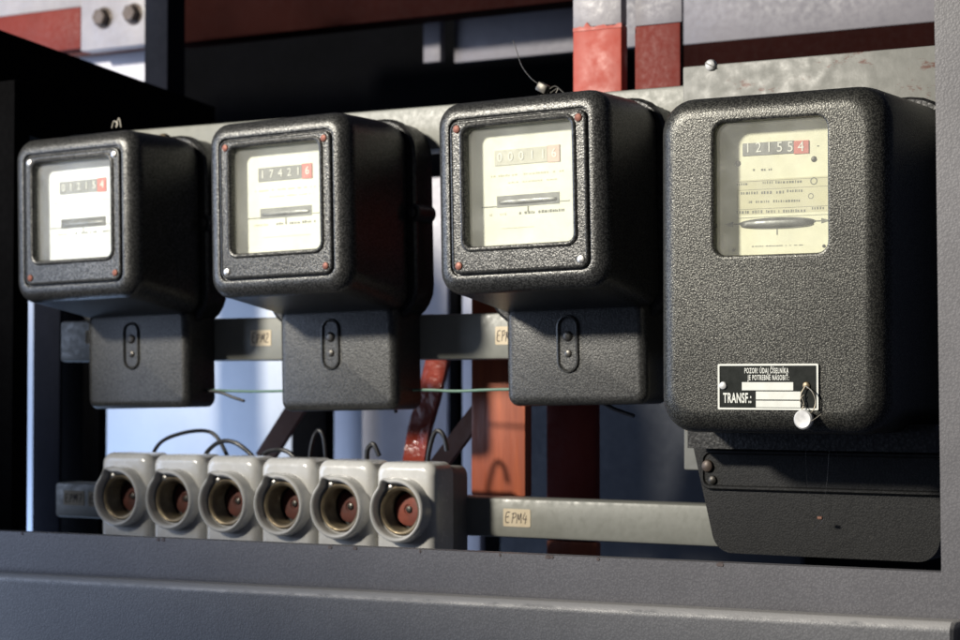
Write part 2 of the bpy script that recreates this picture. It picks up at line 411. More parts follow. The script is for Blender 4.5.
    for k in range(7):
        a = PI/2*k/6; ins = R*(1-math.cos(a)); L.append((bw - 2*ins, hh - 2*ins, .009 - ins*.8, .079 + R - R*math.sin(a), 0.002, (zt+zb)/2))
    b.rloft(L); tc = b.build('terminal_cover', 'bakelite', root)
    # stadium boss with two screws
    sxp, szp, sw, sh = -.003, zt - .032, .0150*sc, .0400*sc
    b = MB()
    b.rloft([(sw + .004, sh + .004, .02, .0795, sxp, szp), (sw + .003, sh + .003, .02, .0775, sxp, szp), (sw + .001, sh + .001, .02, .0772, sxp, szp), (sw - .001, sh - .001, .02, .0780, sxp, szp), (sw - .002, sh - .002, .02, .0789, sxp, szp)], cap0=False)
    b.build('screw_recess', 'bakelite', tc)
    screw('terminal_screw', 'darksteel', tc, sxp, .0785, szp + .006, .0042)
    screw('terminal_screw', 'darksteel', tc, sxp + .0003, .0785, szp - .0075, .0030)
    return root, c

GM = 'row of small black electricity meters'
m1, c1 = meter('small black meter with bluish white dial, beside the dark left post', 72, 217, 0.0, 0.985, 'white', 'ctrgrey', 'ctrred', 'print_', ('steel', 'steel', 'rust', 'rust'), -.022, '012154', GM)
m2, c2 = meter('small black meter with cream dial, between the two other small meters', 275, 206, 0.0, 1.0, 'pale', 'ctrgrey', 'ctrred', 'print_', ('rust', 'rust', 'steel', 'rust'), -.022, '174216', GM)
m3, c3 = meter('small black meter with washed out pale counter, next to the big tall meter', 518, 193, -0.004, 1.045, 'pale', 'ctrpale', 'ctrpink', 'print_', ('rust', 'rust', 'rust', 'steel'), -.020, '000116', GM, .008)

# ------------------------------------------------------------------ big three-phase meter
YF = -0.035
pl_, pr_ = P(661, 260, YF + .008), P(891, 260, YF + .008)
tp_, bt_ = P(775, 90, YF), P(775, 434, YF)
BW, BH = pr_.x - pl_.x, tp_.z - bt_.z
bc = Vector(((pr_.x + pl_.x) / 2, YF, (tp_.z + bt_.z) / 2))
print('SIZES small', MW, MH, 'big', BW, BH)
big = thing('electricity_meter', 'tall large grey speckled meter with black warning plate, at the right post', 'electricity meter', bc, (0, 0, 0))
q0, q1 = P(712, 122, YF), P(828, 116, YF); q2 = P(712, 256, YF)
wx0, wx1 = q0.x - bc.x, q1.x - bc.x
wz1, wz0 = (q0.z + q1.z) / 2 - bc.z, q2.z - bc.z
wx0 += .001; wx1 -= .001
wcx, wcz, bww, bwh = (wx0+wx1)/2, (wz0+wz1)/2, wx1-wx0, wz1-wz0
b = MB(); L = [(BW, BH, .022, .125), (BW, BH, .022, .02)]
R = .0150
for k in range(10):
    a = PI/2*k/9; ins = R*(1-math.cos(a)); L.append((BW-2*ins, BH-2*ins, .024-ins*.6, R-R*math.sin(a)))
L.append((BW-2*R-.001, BH-2*R-.001, .0135, 0)); L.append((bww + .005, bwh + .005, .0105, 0, wcx, wcz)); L.append((bww + .003, bwh + .003, .0095, 0, wcx, wcz)); L.append((bww + .001, bwh + .001, .0085, .0006, wcx, wcz)); L.append((bww, bwh, .008, .002, wcx, wcz)); L.append((bww, bwh, .008, .0055, wcx, wcz))
b.rloft(L, cap1=False, n=8); b.build('cover', 'hammer_big', big)
MB().rloft([(bww - .0005, bwh - .0005, .0078, .0032, wcx, wcz), (bww - .0005, bwh - .0005, .0078, .0050, wcx, wcz)]).build('window_pane', 'glass', big)
MB().rloft([(bww + .001, bwh + .001, .006, .0057, wcx, wcz), (bww + .02, bwh + .02, .006, .006, wcx, wcz), (bww + .02, bwh + .02, .006, .034, wcx, wcz)], cap0=False).build('dial_box', 'inner', big)
yd = .0180
dial = MB().rloft([(bww + .012, bwh + .012, .003, yd, wcx, wcz), (bww + .012, bwh + .012, .003, yd + .0012, wcx, wcz)]).build('dial', 'cream', big)
def D(px, py):
    p = P(px, py, YF + yd); return p.x - bc.x, p.z - bc.z
def drect(b, x0, y0, x1, y1, lift=.0003):
    xm = (x0 + x1) / 2; a, c_ = (D(x0, (y0+y1)/2)[0], D(xm, y0)[1]), (D(x1, (y0+y1)/2)[0], D(xm, y1)[1]); b.box(min(a[0], c_[0]), max(a[0], c_[0]), yd - lift, yd + .0004, min(a[1], c_[1]), max(a[1], c_[1]))
b = MB(); drect(b, 743, 142, 794, 154.5, .0008); b.build('counter', 'ctrgrey', dial, smooth=False)
b = MB(); drect(b, 794.3, 140.5, 809, 153.5, .0009); b.build('counter', 'ctrred', dial, smooth=False)
for k, ch in enumerate('121554'):
    x, z = D(748.5 + k * 10.6, 148.2 - k * .25); text('digit', ch, .0098, (x, yd - .0011, z), 'digit', dial)
b = MB(); drect(b, 737, 178, 832, 213, .0002); b.build('printed_band', 'band', dial, smooth=False)
rnd = random.Random(5)
for (y, x0, x1, h) in ((169, 753, 774, 2.2), (147, 815, 821, 1.2), (183, 737, 748, 2.2), (182, 763, 806, 2.8), (192, 741, 784, 3.0), (191, 787, 804, 3), (201, 749, 800, 2.6), (211, 734, 806, 3.2), (209, 812, 826, 3), (245.5, 752, 805, 1.0)):
    x = x0; b = MB()
    while x < x1:
        w = rnd.uniform(.7, 2.2)
        if rnd.random() < .85: drect(b, x, y - h/2*rnd.uniform(.5, 1) - (x - 780)*.03, min(x + w, x1), y + h/2 - (x - 780)*.03)
        x += w + rnd.uniform(.6, 1.5)
    b.build('printed_row', 'print_', dial, smooth=False)
for y in (178.5, 187, 206.5, 215):
    b = MB(); drect(b, 738, y + 1, 828, y + 1.4, .00028); b.build('printed_line', 'print_', dial, smooth=False)
for (x, y, r) in ((814, 181, 3.4), (811, 196, 2.6)):
    cx, cz = D(x, y); b = MB(); b.cloft([(r*.00078, .0003), (r*.00078, -.0003), (r*.00055, -.0003), (r*.00055, .0003)], c=(cx, yd, cz), n=18, cap0=False, cap1=False, closed=True)
    b.build('printed_symbol', 'print_', dial, smooth=False)
for (x, y) in ((738, 163.5), (814, 159), (734, 250), (824, 246)):
    cx, cz = D(x, y); screw('dial_screw', 'darksteel', dial, cx, yd - .0002, cz, .0021 if y < 200 else .0012, .0008)
cx, cz = D(777, 222.5); b = MB()
b.loft([[(cx + .0285*math.cos(2*PI*k/40), y_, cz + .0036*math.sin(2*PI*k/40)) for k in range(40)] for y_ in (yd - .0003, yd + .0004)]); b.build('disc_slot', 'slot', dial)
ellipse_disc(.0268, .0045, .0036, cx, yd - .0002, cz - .0006).build('disc', 'disc', dial)
for s_ in (-1, 1):
    x0 = cx + s_ * .0285; pts = [(x0, cz - .0004), (x0 + s_*.004, cz - .0004), (x0 + s_*.004, cz - .0018), (x0 + s_*.0105, cz), (x0 + s_*.004, cz + .0018), (x0 + s_*.004, cz + .0004), (x0, cz + .0004)]
    MB().prism(pts, yd - .0003, yd + .0003).build('pointer_mark', 'print_', dial, smooth=False)
MB().box(cx - .0004, cx + .0004, yd - .0003, yd + .0004, cz - .0085, cz - .0042).build('pointer_mark', 'print_', dial, smooth=False)
# warning plate
n0, n1 = P(718.5, 364, YF), P(819, 364, YF); n2 = P(718.5, 409.5, YF)
nx0, nx1, nz1, nz0 = n0.x - bc.x, n1.x - bc.x, n0.z - bc.z, n2.z - bc.z
npx, npz, nw, nh = (nx0+nx1)/2, (nz0+nz1)/2, nx1-nx0, nz1-nz0
npo = MB().rloft([(nw, nh, .0008, -.0002, npx, npz), (nw, nh, .0008, -.0011, npx, npz)], n=2).build('warning_plate', 'npblack', big)
b = MB(); t = .0013
L1 = [(npx + x, -.0014, npz + z) for x, z in rr(nw, nh, .0008, 2)]; L2 = [(npx + x, -.0014, npz + z) for x, z in rr(nw-2*t, nh-2*t, .0005, 2)]
b.loft([[(x, -.0009, z) for x, y, z in L1], L1, L2, [(x, -.0009, z) for x, y, z in L2]], closed=True, cap0=False, cap1=False)
b.build('border', 'npwhite', npo, smooth=False)
def N(u, v): return npx - nw/2 + nw*u, npz + nh/2 - nh*v      # u, v in 0..1 over the plate
for (u0, v0, u1, v1) in ((.245, .40, .755, .575), (.385, .60, .825, .775), (.385, .80, .825, .965 - .02)):
    a, c_ = N(u0, v0), N(u1, v1)
    MB().box(a[0], c_[0], -.0014, -.0009, c_[1], a[1]).build('blank_field', 'npwhite', npo, smooth=False)
x, z = N(.49, .155); text('lettering', 'POZOR! ÚDAJ ČÍSELNÍKA', .0050, (x, -.0013, z), 'npwhite', npo, sx=.49, bold=.00010, spc=1.18)
x, z = N(.51, .305); text('lettering', 'JE POTREBNÉ NÁSOBIŤ:', .0050, (x, -.0013, z), 'npwhite', npo, sx=.49, bold=.00010, spc=1.18)
x, z = N(.055, .755); text('lettering', 'TRANSF.:', .0094, (x, -.0013, z), 'npwhite', npo, sx=.52, align='LEFT', bold=.00025, spc=1.08)
for (u, v, mt) in ((.055, .475, 'lead'), (.885, .475, 'brass')):
    x, z = N(u, v); screw('rivet', mt, npo, x, -.0014, z, .0028, .0014)
# lead seal on its wire loop
x0, z0 = N(.885, .475); s0 = P(804, 419.5, YF - .004); sx_, sz_ = s0.x - bc.x, s0.z - bc.z
seal = MB().cloft([(.0062, .0012), (.0066, .0002), (.0066, -.0022), (.0056, -.0032), (.003, -.0030), (.0002, -.0029)], c=(sx_, -.0035, sz_), n=28).build('lead_seal', 'lead', big)
b = MB()
b.tube([(x0, -.003, z0), (x0 - .003, -.004, z0 - .006), (x0 - .001, -.0035, z0 - .012), (x0 - .0035, -.004, z0 - .018), (sx_ - .001, -.0045, sz_ + .004)], .00042, 6)
b.tube([(x0, -.003, z0), (x0 + .0055, -.0045, z0 - .004), (x0 + .0075, -.0040, z0 - .011), (x0 + .0055, -.0045, z0 - .017), (sx_ + .003, -.0045, sz_ + .004)], .00042, 6)
b.tube([(x0 - .001, -.0035, z0 - .006), (x0 - .0035, -.0045, z0 - .010), (x0 + .0005, -.004, z0 - .015)], .0003, 6)
b.tube([(sx_ + .002, -.004, sz_ - .003), (sx_ + .010, -.008, sz_ + .001), (sx_ + .015, -.010, sz_ + .004)], .0003, 6)
b.build('seal_wire', 'wire', seal)
# base with round shoulder
b = MB()
ez = .004
b.rloft([(BW + .010, BH + .002, .035, .1265, .002, ez), (BW + .016, BH + .006, .038, .129, .002, ez), (BW + .016, BH + .006, .038, .142, .002, ez)])
base = b.build('base', 'base', big)
# terminal cover: tapering apron with raised panel
YT = 0.052 - YF
def T(px, py):
    p = P(px, py, YF + YT); return p.x - bc.x, p.z - bc.z
x0, z0 = T(691, 434); x1, z1 = T(712, 548); _, zbt = T(820, 557.5)
_, ztop = T(800, 425)
half_t, half_b = -x0 + .004, -x1 + .004
cxm = .004
pts = []
def arc(cx, cz, r, a0, a1, n=7): return [(cx + r*math.cos(a0 + (a1-a0)*k/n), cz + r*math.sin(a0 + (a1-a0)*k/n)) for k in range(n+1)]
rad = .016
pts += [(cxm + half_t, ztop), (cxm - half_t, ztop), (cxm - half_t, z0 - .002)]
pts += arc(cxm - half_b + rad, zbt + rad, rad, PI*1.06, 1.5*PI)
pts += arc(cxm + half_b - rad, zbt + rad, rad, 1.5*PI, 1.94*PI)
pts += [(cxm + half_t, z0 - .002)]
b = MB(); b.prism(list(reversed(pts)), YT, YT + .045, bev=.004, seg=4)
tcov = b.build('terminal_cover', 'dusty', big)
px0, pz1 = T(701.5, 449); _, pz0 = T(701.5, 489)
pw = 2 * (cxm - px0)
b = MB(); pzc, ph = (pz0+pz1)/2, pz1 - pz0
b.rloft([(pw, ph, .008, YT + .001, cxm, pzc), (pw, ph, .008, YT - .002, cxm, pzc), (pw - .002, ph - .002, .007, YT - .0032, cxm, pzc), (pw - .005, ph - .005, .0055, YT - .0032, cxm, pzc), (pw - .007, ph - .007, .005, YT - .0018, cxm, pzc)])
b.build('raised_panel', 'dusty', tcov)
x, z = T(709, 466); screw('terminal_screw', 'boltbrown', tcov, x, YT - .0022, z, .0048, .003, label='brown screw in the dark panel')
x, z = T(714, 480); screw('terminal_screw', 'darksteel', tcov, x, YT - .0022, z, .0034, .002)
b = MB()
x, z = T(898, 445)
b.box(cxm - half_t + .010, cxm + half_t - .010, .06, .12, z - .004, bt_.z - bc.z + .006)
b.build('neck', 'base', big, smooth=False)

# ------------------------------------------------------------------ fuse holders
YFU = 0.066
xa, xb_ = P(100, 500, YFU).x, P(374.5, 500, YFU).x
pitch = (xb_ - xa) / 5
FWD = pitch * .965
print('pitch', pitch)
def keyhole(a, r):
    d = (a - math.radians(118) + PI) % (2*PI) - PI
    return r + .0036 * math.exp(-(d / .17) ** 2)
def keyhole_in(a, r):
    d = (a - math.radians(118) + PI) % (2*PI) - PI
    return r + .0046 * math.exp(-(d / .16) ** 2)
def fuse(k, label):
    top = P(124 + 56 * k, 453 + 1.9 * k, YFU)
    x = xa + pitch * k + FWD / 2
    root = thing('fuse_holder', label, 'fuse holder', (x, YFU, top.z), (0, (.004, -.007, .006, -.003, .008, -.004)[k], (.010, -.006, .004, -.012, .007, 0)[k]), 'row of white fuse holders on the lower rail')
    hgt = .098; zc = -hgt / 2; R = .0075
    b = MB(); L = [(FWD, hgt, .010, .030, 0, zc), (FWD, hgt, .010, R, 0, zc)]
    for j in range(8):
        a = PI/2*j/7; ins = R*(1-math.cos(a)); L.append((FWD-2*ins, hgt-2*ins, .010-ins*.6, R-R*math.sin(a), 0, zc))
    rz = -.0388; ro, ri = FWD*.455, FWD*.385
    c = (-.001, 0, rz); NN = 72; rs = FWD * .30
    def dense(pts):
        o_ = []
        for i_, p_ in enumerate(pts):
            o_.append(p_)
            if i_ % 13 == 12:                      # the straight side after each rounded corner
                q_ = pts[(i_ + 1) % len(pts)]
                o_ += [tuple(p_[k_] + (q_[k_] - p_[k_]) * t_ / 12 for k_ in range(2)) for t_ in range(1, 12)]
        return o_
    loops = [[(cx_ + x_, y_, cz_ + z_) for x_, z_ in dense(rr(w_, h_, r_, 12))] for w_, h_, r_, y_, cx_, cz_ in L]
    def ring(r, y):
        o_ = []
        for px_, py_, pz_ in loops[-1]:
            a = math.atan2(pz_ - c[2], px_ - c[0]); o_.append((c[0] + r*math.cos(a), y, c[2] + r*math.sin(a)))
        return o_
    loops += [ring(ri + .002, 0), ring(ri + .0015, .0075)]
    b.loft(loops, cap1=False)
    b.build('body', 'porcelain', root)
    # collar: protruding keyhole ring, open in the middle
    def lp(r, y, kf): return [(c[0] + p[0], y, c[2] + p[1]) for p in circ(r, NN, kf)]
    b = MB()
    b.loft([lp(ro + .001, .001, keyhole), lp(ro, -.004, keyhole), lp(ro, -.0090, keyhole), lp(ro - .0005, -.0102, keyhole), lp(ro - .0014, -.0111, keyhole), lp((ro+ri)/2, -.0114, keyhole_in),
            lp(ri + .0010, -.0108, keyhole_in), lp(ri + .0002, -.0096, keyhole_in), lp(ri, -.0084, keyhole_in), lp(ri - .0008, -.0006, keyhole_in), lp(ri - .0006, -.0034, None), lp(rs + .0050, -.0030, None), lp(rs + .0034, -.0020, None), lp(rs + .0034, .0040, None)], cap0=False, cap1=False)
    b.build('collar', 'porcelain', root)
    # threaded brass sleeve, insert and contact
    dq = (.0035, .0045, .003, .004, .0025, 0)[k]; b = MB()
    prof = [(rs + .0030, .0020), (rs + .0028, -.0036), (rs + .0016, -.0044)]
    for j in range(7):
        prof += [(rs + .0004, -.0040 + j*.0028), (rs - .0009, -.0026 + j*.0028)]
    prof += [(rs - .0008, .0162)]
    b.cloft(prof, c=c, n=40, cap0=False, cap1=False); sl = b.build('threaded_sleeve', 'brass', root)
    MB().cloft([(rs + .0004, .0166), (rs + .0004, .0158), (.0002, .0158)], c=c, n=32, cap0=False).build('socket_floor', 'slot', root)
    MB().cloft([(rs*.78, .0159), (rs*.78, .0095 + dq), (rs*.72, .0088 + dq), (rs*.26, .0088 + dq), (rs*.24, .0096 + dq), (.0002, .0096 + dq)], c=c, n=32, cap0=False).build('contact_insert', 'redbakelite' if k == 5 else 'brownbakelite', root)
    screw('contact_screw', 'darksteel', root, c[0], .0095 + dq, c[2], rs*.18, .0014)
    a = math.radians(118); screw('notch_screw', 'steel', root, c[0] + (ri - .0012)*math.cos(a), -.0030, c[2] + (ri - .0012)*math.sin(a), .0030, .0016)
    # grey rear base
    b = MB(); b.rloft([(FWD - .002, hgt - .006, .008, .0305, 0, zc - .001), (FWD - .002, hgt - .006, .008, .054, 0, zc - .001)])
    b.build('rear_base', 'greyceramic', root)
    return root
FL = ['leftmost white fuse holder, on the lower rail beside the dark gap', 'second white fuse holder from the left, where the long black cable arc starts',
      'third white fuse holder from the left, under the falling end of the long cable arc', 'fourth white fuse holder, right of the brown diagonal strap',
      'fifth white fuse holder, second from the right end of the row', 'rightmost white fuse holder showing its grey side and full red insert']
for k in range(6): fuse(k, FL[k])

# ------------------------------------------------------------------ rails, plate
def pxbox(b, x0, x1, yt, yb, Y, thick, bev=0.0, xm=None):
    """box at depth Y: px range x0..x1, top row yt and bottom row yb measured at px xm"""
    xm = xm if xm is not None else (x0 + x1) / 2
    b.box(P(x0, 320, Y).x, P(x1, 320, Y).x, Y, Y + thick, P(xm, yb, Y).z, P(xm, yt, Y).z, bev); return b
YR = 0.1185
def rail(name, label, x0, x1, yt, yb, xm, Y=YR):
    root = thing(name, label, 'rail', P((x0+x1)/2, (yt+yb)/2, Y))
    b = MB(); pxbox(b, x0, x1, yt, yb, Y, .030, .003, xm)
    bmesh.ops.translate(b.bm, vec=-root.location, verts=b.bm.verts)
    b.build('bar', 'rail', root)
    return root
GLYPH = {'E': [[(.85, .98), (.12, .90), (.10, .05), (.80, .0)], [(.12, .50), (.66, .56)]],
         'P': [[(.15, .0), (.30, .98)], [(.05, .90), (.75, 1.0), (.85, .66), (.24, .48)]],
         'M': [[(.0, .0), (.18, .95), (.46, .30), (.80, 1.0), (.92, .02)]],
         '1': [[(.25, .70), (.55, 1.0), (.48, .0)]], '2': [[(.1, .78), (.4, 1.02), (.72, .74), (.08, .05), (.85, .02)]],
         '3': [[(.1, .92), (.7, .95), (.35, .56), (.75, .3), (.1, .02)]], '4': [[(.45, 1.0), (.08, .42), (.85, .36)], [(.70, .72), (.58, -.08)]],
         '7': [[(.08, .92), (.80, .96), (.35, .0)], [(.25, .45), (.70, .50)]]}
def handwriting(body, w, h, p, parent, seed):
    rnd = random.Random(seed); n = len(body); cw = w * .86 / n
    for i, ch in enumerate(body):
        b = MB(); ox = p[0] - w*.43 + cw*i + rnd.uniform(-.05, .05)*cw; oz = p[2] - h*.30 + rnd.uniform(-.04, .04)*h
        for st in GLYPH[ch]:
            b.tube([(ox + (x*.82 + y*.12)*cw, p[1], oz + y*h*.58) for x, y in st], .00042, 6, smooth=2)
        b.build('handwriting', 'ink', parent)
def sticker(root, px, py, w, h, txt, Y=YR, rot=0.0, tsx=.8, lab=None):
    p = P(px, py, Y) - root.location
    b = MB(); b.rloft([(w, h, .001, p.y - .0004, p.x, p.z), (w, h, .001, p.y + .0002, p.x, p.z)], n=2)
    s = b.build('paper_label', 'label', root, smooth=False)
    handwriting(txt, w, h, (p.x, p.y - .0003, p.z), s, int(px))
    if lab: s['label'] = lab
r1 = rail('mounting_rail', 'upper grey steel rail running behind the tops of the small meters', 66, 1010, 101.5, 146.5, 480)
r2 = rail('mounting_rail', 'middle grey steel rail behind the terminal boxes', 60, 720, 313.5, 359.5, 470)
r3 = rail('mounting_rail', 'lower grey steel rail carrying the white fuse holders', 56, 760, 501.5, 542, 600)
sticker(r2, 92, 337, .016, .0125, 'EPM1', lab='small paper label beside the left terminal box')
sticker(r2, 261, 338, .0225, .0140, 'EPM2', lab='yellowed paper label left of the middle terminal box')
sticker(r2, 506, 335.5, .020, .0150, 'EPM3', lab='paper label half hidden by the right terminal box')
sticker(r3, 517, 518, .0255, .0145, 'EPM4', lab='yellowed handwritten label at the right of the fuse holders')
sticker(r3, 74, 498, .025, .0135, 'EPM7', lab='dim paper label left of the fuse holders')
sticker(r3, 93, 499, .011, .0135, 'E', lab='dim paper scrap next to the first fuse holder')

YP = 0.1075
plate = thing('mounting_plate', 'chipped pale grey steel plate behind the tall meter', 'steel plate', P(800, 260, YP))
b = MB(); b.box(P(683, 260, YP).x, P(1015, 260, YP).x, YP, YP + .009, P(683, 470, YP).z, P(812, 55.5, YP).z, .0015)
bmesh.ops.translate(b.bm, vec=-plate.location, verts=b.bm.verts); b.build('sheet', 'plate', plate)
p = P(711, 60, YP) - plate.location
screw('bolt_head', 'lead', plate, p.x, p.y - .0005, p.z - .004, .0045, .003)

# ------------------------------------------------------------------ cabinet frame and door in front
YFR = -0.085
zf = P(480, 549.5, YFR).z
xpost = P(939.5, 300, YFR).x
cab = thing('meter_cabinet', 'grey hammered cabinet front with frame and lower door, round the meters', 'cabinet', (xpost, YFR, zf))
xL, xR = P(-60, 549, YFR).x, xpost + .075
def loc_build(b, name, mat, root, **kw):
    bmesh.ops.translate(b.bm, vec=-root.location, verts=b.bm.verts); return b.build(name, mat, root, **kw)
zlow, zhigh = zf - .22, P(960, -60, YFR).z
# one L-shaped sheet with a folded lip round the opening
b = MB()
xlp = P(97, 320, YR).x - .131
d_ = Vector((xlp, YFR, 1.3)) - CAM; print('LEFT POST px', 480 + F_PX * d_.dot(rgt) / d_.dot(fwd))
xL = xlp - .06
out = [(xL, zlow), (xR, zlow), (xR, zhigh), (xpost, zhigh), (xpost, zf), (xlp, zf), (xlp, zhigh), (xL, zhigh)]
b.prism(out, YFR, YFR + .012, bev=.0016, seg=3)
cf = loc_build(b, 'frame', 'frame', cab)
rnd = random.Random(3)
for px in (22, 163, 158, 330, 355, 420, 500, 548, 552, 598, 720):
    X = P(px, 549, YFR).x; w = rnd.uniform(.0012, .005)
    b = MB(); b.rloft([(w, .0022, .001, YFR - .0004, X, zf - .0013), (w, .0022, .001, YFR + .0020, X, zf - .0007)], n=3)
    bmesh.ops.translate(b.bm, vec=-cab.location, verts=b.bm.verts); b.build('paint_chip', 'worn', cf)
YD = -0.108
zd = P(480, 593, YD).z; xdr = P(952, 630, YD).x
b = MB(); X0 = xL
M['door'] = hammer('worn_highlit_door_enamel', (0.150, 0.149, 0.154), (0.205, 0.203, 0.208), 0.1, 0.46, 640, 0.15, 0.0006, dust=0.16, edge=zd - zf)
prof = []
R = .007
for k in range(8):
    a = PI/2*k/7; prof.append((YD + R - R*math.sin(a), zd - R + R*math.cos(a)))
prof = [(YD + .020, zd - .0004)] + prof + [(YD, zd - .22), (YD + .020, zd - .22)]
b.loft([[(X0, y, z) for y, z in prof], [(xdr - .002, y, z) for y, z in prof], [(xdr, y + (.0015 if y < YD + .01 else 0), z - .001) for y, z in prof]])
dr = loc_build(b, 'door', 'door', cab); dr.rotation_euler.y = -.005
cab.rotation_euler.y = -.006

# ------------------------------------------------------------------ red busbars and straps
def bar(label, x0, x1, yt, yb, Y, thick, mat, name='busbar', cat='busbar', bev=.0015, xm=None, group=None):
    root = thing(name, label, cat, P((x0+x1)/2, (yt+yb)/2, Y), group=group)
    b = MB(); pxbox(b, x0, x1, yt, yb, Y, thick, bev, xm); loc_build(b, 'flat_bar', mat, root); return root
YB = .20
ba = bar('bright red busbar with bare grey top end, above the third small meter', 573, 622, 26, 260, YB, .012, 'red')
b = MB(); pxbox(b, 573.2, 621.8, -12, 26, YB + .0005, .011, .001); loc_build(b, 'bare_end', 'bare', ba)
b = MB(); rnd = random.Random(11)
zb = P(597, 26, YB).z; xa_, xb2 = P(573.2, 26, YB).x, P(621.8, 26, YB).x
pts = [(xa_, zb - .003)] + [(xa_ + (xb2-xa_)*k/14, zb + rnd.uniform(-.001, .0012) + (.004 if k == 4 else 0)) for k in range(15)] + [(xb2, zb - .003)]
b.prism(list(reversed(pts)), YB - .0006, YB + .0008); loc_build(b, 'paint_edge', 'red', ba, smooth=False)
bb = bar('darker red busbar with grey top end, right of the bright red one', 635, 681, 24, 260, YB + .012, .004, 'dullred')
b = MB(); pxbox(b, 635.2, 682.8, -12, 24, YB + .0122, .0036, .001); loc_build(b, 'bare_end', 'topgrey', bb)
bc_ = bar('bright orange busbar standing between terminal box and lower rail', 471, 525, 285, 496, .165, .012, 'orange')
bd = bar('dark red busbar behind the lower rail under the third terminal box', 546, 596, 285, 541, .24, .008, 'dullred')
b = MB(); pxbox(b, 546, 596, 541.5, 640, .2395, .009, .0015); loc_build(b, 'lit_lower_end', 'orange', bd)  # lit bottom of this bar; light put into orange, shade above into dull red

def strap(label, pts_px, Y, wpx, thick, mat):
    """flat strap following pixel centreline points at depth Y"""
    cs = [P(x, y, Y) for x, y in pts_px]
    root = thing('metal_strap', label, 'strap', cs[len(cs)//2])
    b = MB(); Ls = []
    sc = wpx / F_PX * (cs[0] - CAM).dot(fwd) / 2
    for i, c in enumerate(cs):
        t = (cs[min(i+1, len(cs)-1)] - cs[max(i-1, 0)]).normalized(); nrm = Vector((t.z, 0, -t.x)).normalized() * sc
        Ls.append([c - nrm, c + nrm, c + nrm + Vector((0, thick, 0)), c - nrm + Vector((0, thick, 0))])
    b.loft(Ls); loc_build(b, 'flat_strap', mat, root); return root
strap('brown diagonal strap left of the black gap, in front of the pale blue panel', [(262, 460), (300, 400), (322, 365)], .24, 20, .006, 'brown')
strap('brown diagonal strap beside the orange busbar', [(430, 475), (462, 432), (500, 382)], .19, 18, .006, 'brown')
strap('curved glossy red strap behind the middle terminal box', [(413, 500), (413, 462), (418, 430), (428, 395), (436, 362), (440, 320)], .27, 25, .006, 'glossred')

# ------------------------------------------------------------------ things behind: panels, beams, posts
def slab(name, label, cat, x0, x1, yt, yb, Y, thick, mat, bev=.001, xm=None):
    root = P((x0+x1)/2, (yt+yb)/2, Y)
    b = MB(); pxbox(b, x0, x1, yt, yb, Y, thick, bev, xm)
    bmesh.ops.translate(b.bm, vec=-root, verts=b.bm.verts)
    o = b.build(name, mat); o.location = root
    return tag(o, label, cat)
YW = .55
slab('back_panel', 'pale blue painted panel showing under the two left meters', 'panel', 107, 292, 150, 640, YW, .01, 'wall')
slab('back_panel', 'narrow pale blue strip of panel beside the far left edge', 'panel', 12, 46, 100, 640, YW, .01, 'wall')
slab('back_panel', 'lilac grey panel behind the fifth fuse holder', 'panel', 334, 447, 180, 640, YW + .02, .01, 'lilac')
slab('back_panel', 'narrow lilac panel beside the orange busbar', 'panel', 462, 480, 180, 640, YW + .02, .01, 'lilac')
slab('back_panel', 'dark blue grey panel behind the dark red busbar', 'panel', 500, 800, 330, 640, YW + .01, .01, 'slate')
slab('upright_post', 'black upright post in the gap behind the middle meter', 'post', 292, 326, 180, 640, YW - .03, .016, 'black')
slab('upright_post', 'thin black upright between the lilac panels', 'post', 449, 458, 180, 640, YW - .02, .008, 'black')
slab('upright_post', 'dark blue upright post at the far left', 'post', 33, 60, 124, 640, .30, .004, 'navy')
slab('upright_post', 'black upright at the left edge of the cabinet', 'post', -90, 13, 85, 640, .03, .02, 'black')
slab('upright_post', 'broad black upright behind the left meter', 'post', 58, 100, 100, 640, .33, .012, 'black')
slab('back_wall', 'black back of the cabinet behind everything', 'wall', -300, 1300, -200, 760, 1.0, .02, 'black')

# upper left corner
slab('back_panel', 'pale panel patch under the bolted grey bracket', 'panel', -20, 147, 40, 110, .475, .01, 'lilac', xm=80)
ub = bar('red horizontal bar at the top left corner beside the bolted bracket', -40, 79, 14, 55, .44, .02, 'dullred', 'cross_bar', 'bar', xm=20)
slab('back_panel', 'pale strip above the red bar at the top left', 'panel', -60, 90, -40, 14, .50, .01, 'bare', xm=20)
br = bar('grey bracket with two bolt heads at the upper left', 79, 150, -20, 48, .43, .02, 'bare', 'steel_bracket', 'bracket', xm=110)
for x, y in ((104, 18), (134, 14)):
    p = P(x, y, .43) - br.location
    b = MB(); b.cloft([(.0125, .003), (.0125, -.001), (.011, -.0016), (.0095, -.0016)], c=(p.x, p.y, p.z), n=24)
    b.cloft([(.0100, -.001), (.0100, -.009), (.0088, -.0105), (.0002, -.0105)], c=(p.x, p.y, p.z), n=6)
    b.build('bolt', 'boltbrown', br, angle=20)
bar('dark red thin bar under the bolted bracket', -20, 150, 45, 52, .45, .015, 'darkred', 'cross_bar', 'bar', xm=108)
slab('upright_post', 'blue grey post right of the bolted bracket', 'post', 143, 166, -60, 120, .36, .03, 'navy')
bar('dull dark red beam across the top', 168, 700, -50, 24.5, .62, .04, 'maroon', 'cross_beam', 'beam', xm=350)
slab('back_panel', 'dim blue grey panel under the dark red beam', 'panel', 454, 600, -20, 57, .72, .01, 'topgrey', xm=515)
slab('back_panel', 'small pale upright strip under the dark red beam', 'panel', 423, 440, 10, 62, .70, .01, 'topgrey')
slab('back_panel', 'pale narrow strip in the gap between the two top busbars', 'panel', 620, 640, -20, 47, .50, .01, 'topgrey')
slab('back_panel', 'pale lilac panel across the top right', 'panel', 684, 1060, -60, 33, .46, .01, 'topgrey', xm=810)
